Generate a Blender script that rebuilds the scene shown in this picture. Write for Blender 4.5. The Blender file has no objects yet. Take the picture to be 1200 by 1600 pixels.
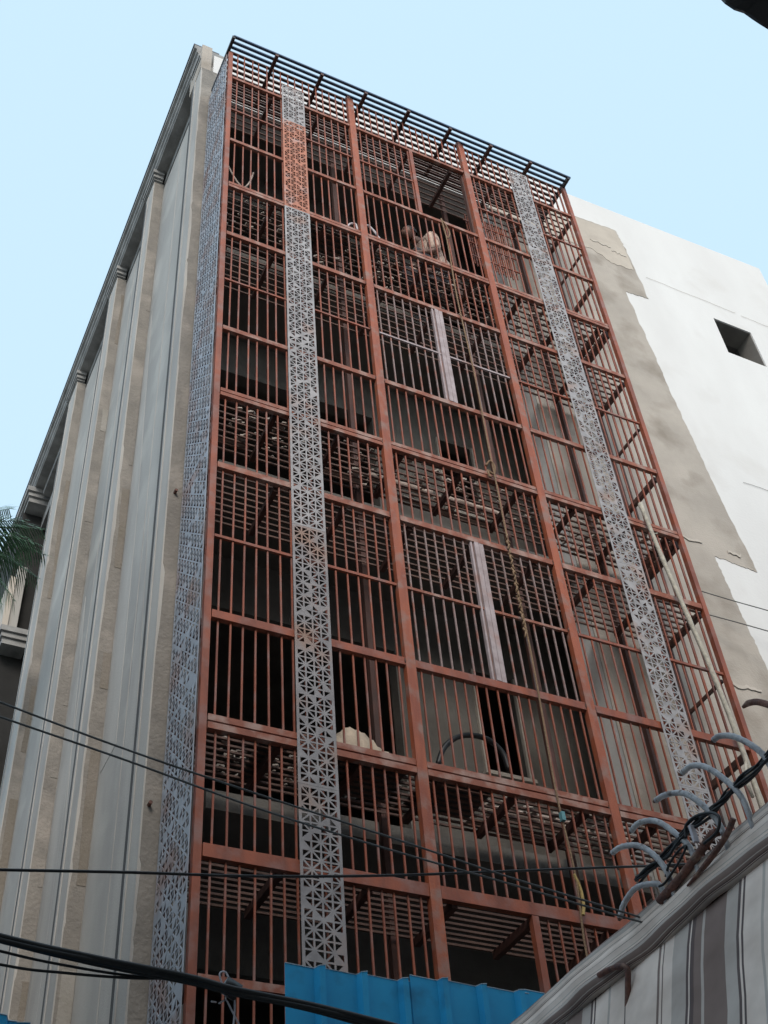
import bpy, math, random
from mathutils import Vector, Matrix, Euler
from math import radians as RAD, sin, cos, pi
random.seed(7)
S = bpy.context.scene
COL = S.collection

# ------------------------------------------------------------ camera
CAM = Vector((-2.1101, -6.3813, 0.3073)); F = 1948.74
CR = Vector((0.89988609, -0.43061208, -0.06912434))
CU = Vector((-0.26536331, -0.66640160, 0.69677200))
CW = Vector((0.34610309, 0.60867236, 0.71395421))
cd = bpy.data.cameras.new('camera'); cam = bpy.data.objects.new('camera', cd); COL.objects.link(cam)
m = Matrix((CR, CU, -CW)).transposed().to_4x4(); m.translation = CAM
cam.matrix_world = m
cd.sensor_fit = 'VERTICAL'; cd.sensor_height = 36; cd.sensor_width = 27
cd.lens = F * 36 / 1600; cd.clip_start = 0.05; cd.clip_end = 2000
S.camera = cam

# ------------------------------------------------------------ sky and sun
SUN_EL, SUN_AZ = 36, 202          # azimuth clockwise from +Y
wd = bpy.data.worlds.new('World'); S.world = wd; wd.use_nodes = True
nt = wd.node_tree; bg = nt.nodes['Background']
sk = nt.nodes.new('ShaderNodeTexSky'); sk.sky_type = 'NISHITA'; sk.sun_disc = False
sk.sun_elevation = RAD(SUN_EL); sk.sun_rotation = RAD(SUN_AZ)
sk.air_density = 1.0; sk.dust_density = 3.0; sk.ozone_density = 1.0; sk.altitude = 0
veil = nt.nodes.new('ShaderNodeMix'); veil.data_type = 'RGBA'
veil.inputs['Factor'].default_value = 0.5
veil.inputs['B'].default_value = (6.7, 9.1, 10.6, 1)
nt.links.new(sk.outputs[0], veil.inputs['A'])
nt.links.new(veil.outputs['Result'], bg.inputs['Color'])
bg.inputs['Strength'].default_value = 0.119
sl = bpy.data.lights.new('sun', 'SUN'); sl.energy = 1.4; sl.angle = RAD(25); sl.color = (1, .91, .80)
so = bpy.data.objects.new('sun', sl); COL.objects.link(so)
d = Vector((sin(RAD(SUN_AZ)) * cos(RAD(SUN_EL)), cos(RAD(SUN_AZ)) * cos(RAD(SUN_EL)), sin(RAD(SUN_EL))))
so.rotation_euler = d.to_track_quat('Z', 'Y').to_euler(); so.location = (-3, -12, 25)
S.view_settings.view_transform = 'Standard'; S.view_settings.look = 'None'
S.view_settings.exposure = 0.5; S.view_settings.gamma = 1; S.view_settings.use_curve_mapping = False

# ------------------------------------------------------------ materials
def mat(name, base, var=None, scale=3.0, rough=.8, metal=0.0, bump=.15, bscale=60, contrast=(.35, .65), coords='Object', stretch=(1, 1, 1), dirt=None, dscale=1.2, dpos=(.55, .72)):
    M = bpy.data.materials.new(name); M.use_nodes = True; n = M.node_tree; N = n.nodes; L = n.links
    b = N['Principled BSDF']; b.inputs['Roughness'].default_value = rough; b.inputs['Metallic'].default_value = metal
    g = N.new('ShaderNodeNewGeometry')
    mp = N.new('ShaderNodeMapping'); mp.inputs['Scale'].default_value = stretch
    L.new(g.outputs['Position'], mp.inputs['Vector'])
    no = N.new('ShaderNodeTexNoise'); no.inputs['Scale'].default_value = scale; no.inputs['Detail'].default_value = 6; no.inputs['Roughness'].default_value = .62
    L.new(mp.outputs[0], no.inputs['Vector'])
    cr = N.new('ShaderNodeValToRGB'); cr.color_ramp.elements[0].position = contrast[0]; cr.color_ramp.elements[1].position = contrast[1]
    var = var or tuple(c * .8 for c in base)
    cr.color_ramp.elements[0].color = (*var, 1); cr.color_ramp.elements[1].color = (*base, 1)
    L.new(no.outputs['Fac'], cr.inputs['Fac']); out = cr.outputs['Color']
    if dirt:
        n2 = N.new('ShaderNodeTexNoise'); n2.inputs['Scale'].default_value = dscale; n2.inputs['Detail'].default_value = 8
        L.new(g.outputs['Position'], n2.inputs['Vector'])
        r2 = N.new('ShaderNodeMapRange'); r2.inputs['From Min'].default_value = dpos[0]; r2.inputs['From Max'].default_value = dpos[1]
        L.new(n2.outputs['Fac'], r2.inputs['Value'])
        mx = N.new('ShaderNodeMix'); mx.data_type = 'RGBA'; mx.inputs['B'].default_value = (*dirt, 1)
        L.new(r2.outputs[0], mx.inputs['Factor']); L.new(out, mx.inputs['A']); out = mx.outputs['Result']
    L.new(out, b.inputs['Base Color'])
    if bump:
        n3 = N.new('ShaderNodeTexNoise'); n3.inputs['Scale'].default_value = bscale; n3.inputs['Detail'].default_value = 4
        L.new(g.outputs['Position'], n3.inputs['Vector'])
        bp = N.new('ShaderNodeBump'); bp.inputs['Strength'].default_value = bump; bp.inputs['Distance'].default_value = .02
        L.new(n3.outputs['Fac'], bp.inputs['Height']); L.new(bp.outputs[0], b.inputs['Normal'])
    return M

RED = mat('red_oxide_primer', (.31, .078, .035), (.18, .05, .028), 5, .6, bump=.1, stretch=(1.5, 1.5, .4), dirt=(.24, .12, .10), dscale=6, dpos=(.48, .68))
RED2 = mat('red_oxide_primer_dusty', (.29, .095, .055), (.20, .06, .035), 7, .7, bump=.1, dirt=(.34, .215, .18), dscale=9, dpos=(.46, .66))
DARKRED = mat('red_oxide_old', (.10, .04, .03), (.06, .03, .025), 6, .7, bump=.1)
GREYP = mat('grey_primer', (.42, .35, .36), (.30, .23, .23), 8, .6, dirt=(.3, .16, .13), dscale=4)
GREYB = mat('grey_primed_bar', (.29, .21, .20), (.20, .13, .12), 9, .65, dirt=(.26, .10, .07), dscale=6, dpos=(.5, .62))
GRATE = mat('grating_steel', (.16, .09, .07), (.09, .05, .04), 4, .7)
GALV = mat('galvanised_sheet', (.37, .35, .355), (.25, .235, .24), 9, .6, .12, .05, dirt=(.33, .22, .18), dscale=4, dpos=(.56, .74))
GALVB = mat('galvanised_sheet_bluish', (.35, .375, .43), (.25, .27, .31), 5, .6, .12, .05, dirt=(.27, .20, .19), dscale=2.6, dpos=(.5, .66))
RUSTG = mat('rusty_primed_sheet', (.46, .17, .10), (.34, .14, .09), 9, .6, .1, .08, dirt=(.42, .30, .28), dscale=7, dpos=(.56, .75))
PLAST = mat('raw_cement_plaster', (.44, .395, .35), (.35, .315, .28), 1.3, .95, bump=.25, bscale=40, dirt=(.26, .225, .19), dscale=2.1, dpos=(.52, .75))
BROWN = mat('rough_brown_render', (.235, .218, .198), (.175, .163, .15), 3.6, .95, bump=.5, bscale=30, dirt=(.285, .26, .235), dscale=2.2, dpos=(.54, .68))
BROWN2 = mat('darker_brown_render', (.20, .178, .155), (.17, .15, .125), 2.5, .95, bump=.5, bscale=30)
PLASTP = mat('greyish_render', (.30, .285, .265), (.25, .235, .21), 2.5, .95, bump=.4, bscale=30)
PUTTY = mat('grey_wall_putty', (.375, .365, .35), (.285, .28, .272), .9, .9, bump=.1, stretch=(1, 1, .35), dirt=(.42, .41, .39), dscale=1.4, dpos=(.5, .7))
PUTTY2 = mat('light_putty_strip', (.42, .405, .385), (.32, .31, .30), 2, .9, bump=.15, stretch=(1, 1, .3))
GROOVE = mat('groove_dark', (.07, .07, .075), (.05, .05, .05), 4, .95)
WHITE = mat('white_wall_paint', (.70, .695, .69), (.64, .63, .625), .8, .85, bump=.12, bscale=25, stretch=(1, 1, .4), dirt=(.58, .56, .545), dscale=1.1, dpos=(.56, .8))
CREAM = mat('thin_primer_coat', (.52, .47, .42), (.44, .40, .35), 2, .9, bump=.1)
CORN = mat('cornice_cement', (.33, .33, .33), (.2, .2, .2), 4, .9, bump=.25, bscale=30)
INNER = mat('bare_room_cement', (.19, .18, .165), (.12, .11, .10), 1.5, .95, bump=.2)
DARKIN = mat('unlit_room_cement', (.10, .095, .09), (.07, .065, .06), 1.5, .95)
CABLE = mat('black_cable_rubber', (.018, .018, .02), (.01, .01, .012), 10, .45, bump=0)
WIREG = mat('grey_wire_sheath', (.11, .115, .12), (.08, .08, .08), 10, .5, bump=0)
PIPEG = mat('grey_plastic_conduit', (.54, .53, .54), (.34, .33, .35), 25, .5, bump=.2, bscale=90, dirt=(.15, .12, .11), dscale=30, dpos=(.6, .72))
RUST = mat('rusty_steel', (.20, .085, .06), (.09, .05, .045), 25, .8, bump=.4, bscale=80, dirt=(.30, .2, .15), dscale=20)
BLUE = mat('blue_coated_sheet', (.025, .36, .66), (.02, .29, .56), 2, .4, bump=.02, dirt=(.02, .2, .38), dscale=5)
WOOD = mat('weathered_plank', (.58, .48, .42), (.36, .28, .24), 8, .9, stretch=(.3, 3, 3))
BAMB = mat('pale_bamboo', (.50, .46, .38), (.33, .30, .25), 20, .7, bump=.3)
SACK = mat('beige_sackcloth', (.56, .46, .36), (.44, .36, .28), 10, .95, bump=.3)
HOSE = mat('white_hose', (.62, .58, .62), (.45, .42, .46), 20, .5, bump=0)
ROPE = mat('brown_rope', (.30, .20, .12), (.18, .11, .07), 60, .95, bump=.5, bscale=200)
SKIN = mat('brown_skin', (.16, .075, .05), (.12, .055, .037), 12, .55, bump=.05)
HAIR = mat('black_hair', (.012, .01, .01), (.02, .016, .015), 40, .7)
TROU = mat('dark_trousers', (.05, .05, .06), (.03, .03, .04), 8, .9)
LEAF = mat('palm_leaflet', (.075, .17, .085), (.035, .085, .05), 3, .45, bump=0)
TRUNK = mat('palm_trunk_bark', (.20, .17, .13), (.11, .09, .07), 8, .95, bump=.5, bscale=20)
ASPH = mat('lane_concrete', (.20, .19, .18), (.13, .125, .12), 2, .95, bump=.2)
DUST = mat('plain_ground', (.22, .19, .15), (.16, .14, .11), .5, .95)
TARP = mat('dark_tarpaulin', (.030, .030, .036), (.02, .02, .025), 8, .5, bump=.3, bscale=15)
TARPG = mat('grey_tarpaulin_lining', (.10, .105, .105), (.08, .08, .08), 8, .7)
RUBB = mat('debris_cement_bits', (.42, .38, .34), (.25, .22, .2), 15, .95)

def shirt_mat():
    M = mat('checked_beige_shirt', (.60, .46, .38), (.50, .37, .31), 20, .9, bump=.1)
    n = M.node_tree; N = n.nodes; L = n.links; b = N['Principled BSDF']; old = b.inputs['Base Color'].links[0].from_socket
    tc = N.new('ShaderNodeTexCoord'); ck = N.new('ShaderNodeTexBrick'); ck.offset = 0
    ck.inputs['Scale'].default_value = 22; ck.inputs['Mortar Size'].default_value = .11; ck.inputs['Brick Width'].default_value = 1; ck.inputs['Row Height'].default_value = 1
    ck.inputs['Color1'].default_value = ck.inputs['Color2'].default_value = (0, 0, 0, 1); ck.inputs['Mortar'].default_value = (1, 1, 1, 1)
    L.new(tc.outputs['Object'], ck.inputs['Vector'])
    mx = N.new('ShaderNodeMix'); mx.data_type = 'RGBA'; mx.inputs['B'].default_value = (.30, .2, .17, 1)
    L.new(ck.outputs['Color'], mx.inputs['Factor']); L.new(old, mx.inputs['A']); L.new(mx.outputs['Result'], b.inputs['Base Color'])
    return M
SHIRT = shirt_mat()

def stripe_mat():
    M = bpy.data.materials.new('striped_awning_cloth'); M.use_nodes = True; n = M.node_tree; N = n.nodes; L = n.links
    b = N['Principled BSDF']; b.inputs['Roughness'].default_value = .85
    uv = N.new('ShaderNodeUVMap'); sx = N.new('ShaderNodeSeparateXYZ'); L.new(uv.outputs[0], sx.inputs[0])
    fr = N.new('ShaderNodeMath'); fr.operation = 'FRACT'; L.new(sx.outputs['X'], fr.inputs[0])
    cr = N.new('ShaderNodeValToRGB'); cr.color_ramp.interpolation = 'CONSTANT'
    W, G, D, T = (.88, .73, .64, 1), (.56, .48, .43, 1), (.25, .175, .15, 1), (.13, .09, .085, 1)
    els = [(0, W), (.13, T), (.14, W), (.25, G), (.262, W), (.36, T), (.372, W), (.385, T), (.40, G), (.47, D), (.60, G), (.615, D), (.66, T), (.68, W), (.69, T), (.705, G), (.80, W), (.86, D), (.87, W), (.885, D), (.90, W)]
    e = cr.color_ramp.elements; e[0].position = 0; e[0].color = W; e[1].position = els[1][0]; e[1].color = els[1][1]
    for p, c in els[2:]:
        x = e.new(p); x.color = c
    L.new(fr.outputs[0], cr.inputs['Fac'])
    no = N.new('ShaderNodeTexNoise'); no.inputs['Scale'].default_value = 6; no.inputs['Detail'].default_value = 6
    g = N.new('ShaderNodeNewGeometry'); L.new(g.outputs['Position'], no.inputs['Vector'])
    mx = N.new('ShaderNodeMix'); mx.data_type = 'RGBA'; mx.blend_type = 'MULTIPLY'; mx.inputs['Factor'].default_value = .55
    cr2 = N.new('ShaderNodeValToRGB'); cr2.color_ramp.elements[0].position = .3; cr2.color_ramp.elements[0].color = (.55, .5, .47, 1); cr2.color_ramp.elements[1].position = .65
    L.new(no.outputs['Fac'], cr2.inputs['Fac'])
    L.new(cr.outputs['Color'], mx.inputs['A']); L.new(cr2.outputs['Color'], mx.inputs['B']); L.new(mx.outputs['Result'], b.inputs['Base Color'])
    wv = N.new('ShaderNodeTexNoise'); wv.inputs['Scale'].default_value = 350
    L.new(g.outputs['Position'], wv.inputs['Vector'])
    bp = N.new('ShaderNodeBump'); bp.inputs['Strength'].default_value = .15; bp.inputs['Distance'].default_value = .003
    L.new(wv.outputs['Fac'], bp.inputs['Height']); L.new(bp.outputs[0], b.inputs['Normal'])
    return M
STRIPE = stripe_mat()
BLUE.node_tree.nodes['Principled BSDF'].inputs['Specular IOR Level'].default_value = .4

# ------------------------------------------------------------ helpers
def px(u, v, axis, val):
    """point of the world where the sight line through photo pixel (u, v) meets the plane axis = val"""
    dd = CW + CR * ((u - 600) / F) - CU * ((v - 800) / F)
    t = (val - CAM[axis]) / dd[axis]
    return CAM + dd * t

def empty(name, loc, label, cat, group=None):
    o = bpy.data.objects.new(name, None); COL.objects.link(o); o.location = loc; o.empty_display_size = .2
    o['label'] = label; o['category'] = cat
    if group: o['group'] = group
    return o

def tag(o, label=None, cat=None, group=None, kind=None):
    if label: o['label'] = label
    if cat: o['category'] = cat
    if group: o['group'] = group
    if kind: o['kind'] = kind
    return o

class MB:
    def __init__(s): s.v = []; s.f = []; s.uv = None
    def box(s, x0, x1, y0, y1, z0, z1):
        b = len(s.v)
        s.v += [(x, y, z) for z in (z0, z1) for y in (y0, y1) for x in (x0, x1)]
        s.f += [tuple(b + i for i in q) for q in ((0, 2, 3, 1), (4, 5, 7, 6), (0, 1, 5, 4), (2, 6, 7, 3), (0, 4, 6, 2), (1, 3, 7, 5))]
        return s
    def prism(s, poly, axis, a0, a1):
        """poly: 2-D points in the two other axes, extruded along axis"""
        b = len(s.v); n = len(poly)
        for a in (a0, a1):
            for p in poly:
                q = list(p); q.insert(axis, a); s.v.append(tuple(q))
        s.f.append(tuple(b + i for i in range(n))); s.f.append(tuple(b + n + i for i in reversed(range(n))))
        for i in range(n):
            j = (i + 1) % n; s.f.append((b + i, b + n + i, b + n + j, b + j))
        return s
    def beam(s, p, q, w, h, up=(0, 0, 1)):
        p = Vector(p); q = Vector(q); d = (q - p).normalized(); up = Vector(up)
        if abs(d.dot(up)) > .95: up = Vector((0, 1, 0))
        a = d.cross(up).normalized() * w / 2; c = a.cross(d).normalized() * h / 2; b = len(s.v)
        for e in (p, q):
            s.v += [tuple(e + a + c), tuple(e - a + c), tuple(e - a - c), tuple(e + a - c)]
        s.f += [(b, b + 1, b + 2, b + 3), (b + 7, b + 6, b + 5, b + 4)] + [(b + i, b + 4 + i, b + 4 + (i + 1) % 4, b + (i + 1) % 4) for i in range(4)]
        return s
    def tube(s, pts, r, n=6, cap=True):
        pts = [Vector(p) for p in pts]; R = r if isinstance(r, (list, tuple)) else [r] * len(pts)
        t0 = (pts[1] - pts[0]).normalized(); a = t0.orthogonal().normalized(); b0 = len(s.v)
        for i, p in enumerate(pts):
            t = (pts[min(i + 1, len(pts) - 1)] - pts[max(i - 1, 0)]).normalized()
            a = (a - t * a.dot(t)).normalized(); c = t.cross(a)
            for k in range(n):
                an = 2 * pi * k / n; s.v.append(tuple(p + (a * cos(an) + c * sin(an)) * R[i]))
        for i in range(len(pts) - 1):
            for k in range(n):
                k2 = (k + 1) % n; s.f.append((b0 + i * n + k, b0 + i * n + k2, b0 + (i + 1) * n + k2, b0 + (i + 1) * n + k))
        if cap:
            s.f.append(tuple(b0 + k for k in reversed(range(n)))); s.f.append(tuple(b0 + (len(pts) - 1) * n + k for k in range(n)))
        return s
    def mesh(s, name, m):
        me = bpy.data.meshes.new(name); me.from_pydata(s.v, [], s.f); me.validate(); me.update()
        if m: me.materials.append(m)
        return me
    def build(s, name, m, parent=None, origin=None, smooth=False, bevel=0):
        if origin is not None:
            o3 = Vector(origin); s.v = [tuple(Vector(p) - o3) for p in s.v]
        me = s.mesh(name, m); o = bpy.data.objects.new(name, me); COL.objects.link(o)
        if origin is not None: o.location = origin
        if parent:
            o.parent = parent; o.matrix_parent_inverse = Matrix.Translation(-root_loc(parent))
        if smooth:
            for p in me.polygons: p.use_smooth = True
        if bevel:
            bv = o.modifiers.new('b', 'BEVEL'); bv.width = bevel; bv.segments = 2; bv.limit_method = 'ANGLE'
        return o
def root_loc(o):
    l = Vector(o.location)
    if o.parent: l = l + root_loc(o.parent) + o.matrix_parent_inverse.translation
    return l

_cache = {}
def unit_box(name, dx, dy, dz, m):
    k = (round(dx, 4), round(dy, 4), round(dz, 4), m.name)
    if k not in _cache:
        _cache[k] = MB().box(-dx / 2, dx / 2, -dy / 2, dy / 2, -dz / 2, dz / 2).mesh(name, m)
    return _cache[k]
def piece(name, parent, c, dims, m, label=None):
    o = bpy.data.objects.new(name, unit_box(name, *dims, m)); COL.objects.link(o)
    o.location = c; o.parent = parent; o.matrix_parent_inverse = Matrix.Translation(-root_loc(parent))
    if label: o['label'] = label
    return o

def curve_pts(pts, n=8):
    """Catmull-Rom through pts"""
    P = [Vector(p) for p in pts]; P = [P[0] * 2 - P[1]] + P + [P[-1] * 2 - P[-2]]; out = []
    for i in range(1, len(P) - 2):
        for k in range(n):
            t = k / n; a, b, c, d_ = P[i - 1], P[i], P[i + 1], P[i + 2]
            out.append(.5 * ((2 * b) + (c - a) * t + (2 * a - 5 * b + 4 * c - d_) * t * t + (3 * b - a - 3 * c + d_) * t ** 3))
    out.append(P[-2]); return out

GZ = -1.29          # level of the lane
RZ = [14.64, 13.853, 13.121, 12.153, 11.204, 10.405, 9.615, 8.686, 7.759, 6.974, 6.187, 5.253, 4.309, 3.512]
XA, XB, XR = 1.606, 3.209, 4.816
D = 0.64            # depth of the cage
WY = 0.68           # front plane of the building

# ------------------------------------------------------------ ground
tag(MB().box(-400, 400, -400, 400, GZ - .5, GZ - .01).build('ground', DUST), kind='structure')
tag(MB().box(-30, 40, -8.6, 0.0, GZ - .3, GZ).build('lane', ASPH), kind='structure')

# ------------------------------------------------------------ the building
B = empty('apartment_building', (4.5, 8, GZ), 'unfinished concrete apartment block with grey side wall and half painted white front wall', 'building')
TOPL = 16.62
# front wall right of the opening with the square window hole
wx0, wx1, wz0, wz1 = 7.68, 8.36, 14.0, 14.82
def topz(x): return 16.62 + (x / 9.31) * .46
b = MB()
yb = WY + .32
b.prism([(4.04, GZ), (wx0, GZ), (wx0, topz(wx0)), (4.04, topz(4.04))], 1, WY, yb)
b.prism([(wx1, GZ), (9.32, GZ), (9.32, topz(9.32)), (wx1, topz(wx1))], 1, WY, yb)
b.prism([(wx0, GZ), (wx1, GZ), (wx1, wz0), (wx0, wz0)], 1, WY, yb)
b.prism([(wx0, wz1), (wx1, wz1), (wx1, topz(wx1)), (wx0, topz(wx0))], 1, WY, yb)
b.prism([(0.0, 15.5), (4.04, 15.5), (4.04, topz(4.04)), (0.0, topz(0))], 1, WY, yb)
# lower lintel and left stub of wall beside the opening
b.build('front_wall', WHITE, B)
MB().box(0.0, .10, WY, yb, GZ, 15.5).build('front_wall', PLAST, B)
# window recess
w = MB(); w.box(wx0 - .1, wx1 + .1, yb + .9, yb + 1, wz0 - .1, wz1 + .1); w.box(wx0 - .1, wx0, yb, yb + .9, wz0 - .1, wz1 + .1); w.box(wx1, wx1 + .1, yb, yb + .9, wz0 - .1, wz1 + .1)
w.box(wx0, wx1, yb, yb + .9, wz1, wz1 + .1); w.box(wx0, wx1, yb, yb + .9, wz0 - .1, wz0)
wo = w.build('window', DARKIN, B); wo['label'] = 'square unglazed window opening high in the white wall'
j = MB(); t = .012
j.box(wx0, wx1, WY + .02, yb, wz1 - t, wz1 - .001); j.box(wx1 - t, wx1 - .001, WY + .02, yb, wz0, wz1 - t)
j.build('window_reveal', INNER, wo)

# bare plaster patch with a torn edge, proud of the painted wall
def rag(a, b_, n, amp, seed):
    rr = random.Random(seed); a = Vector(a); b_ = Vector(b_); nrm = Vector((-(b_ - a).y, (b_ - a).x)).normalized(); out = []
    off = 0
    for i in range(n):
        t = i / n; off = off * .6 + rr.uniform(-1, 1) * amp; out.append(tuple(a.lerp(b_, t) + nrm * off * (0 if i == 0 else 1)))
    return out
edge = [(5.54, 16.24), (6.34, 16.31), (6.40, 15.9), (6.49, 14.62), (6.10, 14.58), (6.17, 13.4), (6.27, 12.1), (6.36, 11.1), (6.55, 9.40), (5.98, 9.44), (6.06, 8.7), (6.15, 7.95), (6.22, 6.6), (6.1, 5.2), (6.3, 3.0), (6.3, GZ)]
pts = [(4.04, GZ), (4.04, 16.15)]
pts += [(4.5, 16.19), (5.0, 16.2)]
for i in range(len(edge) - 1):
    pts += rag(edge[i], edge[i + 1], 22, .011, i)
pts.append(edge[-1])
pl = MB(); n = len(pts)
pl.v = [(p[0], WY - .006, p[1]) for p in pts] + [(p[0], WY + .004, p[1]) for p in pts]
pl.f = [tuple(range(n))] + [(i, n + i, n + (i + 1) % n, (i + 1) % n) for i in range(n)]
pp = pl.build('bare_plaster', PLAST, B)
# second, paler coat at the top of the bare plaster
e2 = [(4.04, 15.42), (5.45, 15.38), (5.75, 15.42), (6.05, 15.25), (6.43, 15.28)]
pts = [(4.04, 16.13)]; p2 = []
for i in range(len(e2) - 1): p2 += rag(e2[i], e2[i + 1], 14, .02, 40 + i)
p2.append((6.38, 15.9)); p2.append((6.31, 16.285)); p2.append((5.54, 16.20))
poly = [(4.04, 16.13)] + p2
pl = MB(); n = len(poly); pl.v = [(p[0], WY - .011, p[1]) for p in poly] + [(p[0], WY - .005, p[1]) for p in poly]
pl.f = [tuple(range(n))] + [(i, n + i, n + (i + 1) % n, (i + 1) % n) for i in range(n)]
pl.build('bare_plaster', mat('pale_cement_coat', (.50, .445, .385), (.42, .37, .32), 2.5, .95, bump=.2, bscale=40), B)
# putty smears and hairline cracks
rr = random.Random(3)
for (x, z, L_) in ((5.35, 9.62, .5), (6.2, 9.6, .18), (5.6, 7.6, .35), (5.75, 15.7, .35), (6.1, 15.62, .25)):
    q = MB(); k = []
    for i in range(9): k.append((x + L_ * i / 8, z + rr.uniform(-.02, .02)))
    k2 = [(a, c - .012 - rr.uniform(0, .035)) for a, c in reversed(k)]
    q.prism(k + k2, 1, WY - .018, WY - .012); q.build('putty_smear', CREAM, B)
for (x0, x1, z) in ((6.6, 8.2, 15.22), (8.3, 9.25, 15.2), (6.9, 8.9, 11.0)):
    k = []; n = 30
    for i in range(n + 1): k.append((x0 + (x1 - x0) * i / n, z + .006 * sin(i * .4) + rr.uniform(-.004, .004)))
    q = MB(); q.v = []
    for i in range(n):
        (a, c), (a2, c2) = k[i], k[i + 1]; q.beam((a, WY - .009, c), (a2, WY - .009, c2), .003, .004)
    o = q.build('wall_crack', CREAM if z > 12.5 else INNER, B)

# corner pier and side wall: piers, putty strips, recessed panels
XP, XQ = -.165, -.02
side = MB()
side.prism([(XQ, WY + .02), (XQ + .25, WY + .02), (XQ + .25, 8.1), (XQ, 8.1)], 2, GZ, 16.3)
side.build('side_wall', PUTTY, B)
def torn_face(name, x0, x1, y, z0, z1, m, seed, mat_, proud):
    """a coat of render on a pier's front face, its left edge torn"""
    rr = random.Random(seed); L_ = []; z = z0; o = 0
    while z < z1:
        o = o * .75 + rr.uniform(-.012, .012); L_.append((x0 + max(0, .0 + o), z)); z += rr.choice((.05, .09, .16, .3))
    L_.append((x0, z1)); poly = L_ + [(x1, z1), (x1, z0)]
    q = MB(); q.prism(poly, 1, y - proud, y); return q.build(name, mat_, m)
piers = [(WY, 1.02, 16.74), (2.66, 3.02, 16.42), (4.40, 4.82, 16.42), (6.54, 7.04, 16.42)]
for i, (y0, y1, zt) in enumerate(piers):
    q = MB(); q.box(XP, XQ if i else .0, y0, y1, GZ, 16.42 if i else 16.12)
    p = q.build('pier', PUTTY2, B)
    x1 = XQ if i else .055
    torn_face('render_coat', XP + .012, x1 - .004 if i else x1, y0, GZ, 16.40 if i else 16.12, p, 11 + i, BROWN, .006)
    if i:
        rr = random.Random(60 + i)
        z = .5
        while z < 15:
            h = rr.uniform(.4, 2.6)
            torn_face('render_coat', XP + rr.uniform(.03, .10), x1 - .006, y0 - .006, z, z + h, p, 100 + i * 20 + int(z), rr.choice((BROWN2, PLASTP, BROWN)), .004)
            z += h + rr.uniform(.2, 1.6)
    # dark joint and thin raised bead behind every pier
    MB().box(XP - .003, XP, y1 - .085, y1 - .001, GZ, 16.3).build('joint', GROOVE, p)
    MB().box(XP - .008, XP, y1 - .13, y1 - .087, GZ, 16.35).build('bead', PUTTY2, p)
# corner pier upstand
MB().box(XP - .005, -.03, WY, 1.13, 16.12, 16.82).build('pier_upstand', PLAST, B)
q = MB(); q.prism([(-.01, 12), (.06, 12.0), (.06, 12.25), (.02, 12.3)], 1, WY - .009, WY - .004)
for (z, h) in ((8.15, .3), (13.2, .12), (9.6, .25)):
    q = MB(); q.prism([(-.02, z), (.05, z), (.05, z + h), (-.01, z + h * .9)], 1, WY - .012, WY - .006); q.build('putty_smear', CREAM, B)
for i, (x, z) in enumerate(((-.1, 8.05), (-.02, 13.9), (-.12, 5.0))):
    MB().tube([(x, WY + .01, z), (x, WY - .05, z)], .014, 8).build('bolt', RUST, B)
# thin lines on panels
for y in (1.9, 3.9, 5.7, 7.5, 7.8):
    MB().box(XQ - .004, XQ, y, y + .015, GZ, 16.2).build('bead', PUTTY2, B)
# smooth swept putty tongues on the first recessed panel
for (y0, y1, z0, z1) in ((2.15, 2.6, 6.5, 12.8), (1.35, 1.85, 2.0, 8.6), (3.6, 4.3, 3.5, 9.5)):
    q = MB(); q.prism([(y0, z0), (y1, z0), (y1 + .0, z1), (y1 - .06, z1 + .4), (y0 + .1, z0 + (z1 - z0) * .45)], 0, XQ - .003, XQ)
    q.build('putty_smear', PUTTY2, B)
# cornice with stepped mouldings
prof = [(-.25, 16.94), (-.25, 16.86), (-.215, 16.845), (-.215, 16.76), (-.19, 16.74), (-.19, 16.66), (-.17, 16.64), (-.17, 16.60), (.2, 16.60), (.2, 16.94)]
c = MB(); c.prism([(x, z) for x, z in prof], 1, WY + .10, 16)
# prism axis=1 keeps (x,z)
cor = c.build('cornice', CORN, B)
MB().box(-.262, .1, WY + .10, 16, 16.94, 16.975).build('coping', mat('dark_coping', (.10, .11, .13), (.06, .07, .08), 5, .8), cor)
# lower mouldings return around every pier; soffit between
c = MB(); c.box(-.02, .2, WY + .3, 9.2, 16.42, 16.60); c.build('frieze', CORN, cor)
for i, (y0, y1, zt) in enumerate(piers):
    c = MB()
    if i == 0:
        c.box(XP - .03, -.03, WY + .03, y1 + .03, 16.52, 16.60); c.box(XP - .015, -.03, WY + .02, y1 + .02, 16.44, 16.515)
    else:
        c.box(XP - .045, XQ - .03, y0 - .09, y1 + .05, 16.53, 16.60); c.box(XP - .03, XQ - .03, y0 - .06, y1 + .03, 16.46, 16.525); c.box(XP - .015, XQ - .03, y0 - .03, y1 + .015, 16.425, 16.455)
    c.build('pier_capital', CORN, cor)
# end bay with balconies: ledges, parapet, posts, solid fill painted near-black as recess shade
bay = MB(); bay.box(.24, .45, 8.1, 15.8, GZ, 16.5); bay.box(-.235, .239, 9.6, 15.6, GZ, 16.29); bay.build('bay_shade_fill', mat('bay_shade_black', (.018, .018, .018), (.012, .012, .012), 3, .9), B)
for k, zt in enumerate((16.60, 13.42, 9.97, 6.52, 3.07)):
    L_ = MB()
    L_.box(-.28, .16, 9.22, 15.8, zt - .10, zt); L_.box(-.25, .16, 9.26, 15.8, zt - .19, zt - .105); L_.box(-.22, .16, 9.3, 15.8, zt - .30, zt - .195)
    o = L_.build('balcony_ledge', CORN, B)
    if k:
        MB().box(-.265, -.17, 9.36, 15.7, zt, zt + 1.15).build('parapet', CREAM, B)
        MB().box(-.165, -.02, 9.4, 9.55, zt, zt + 1.45).build('balcony_post', PUTTY, B)
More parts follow.
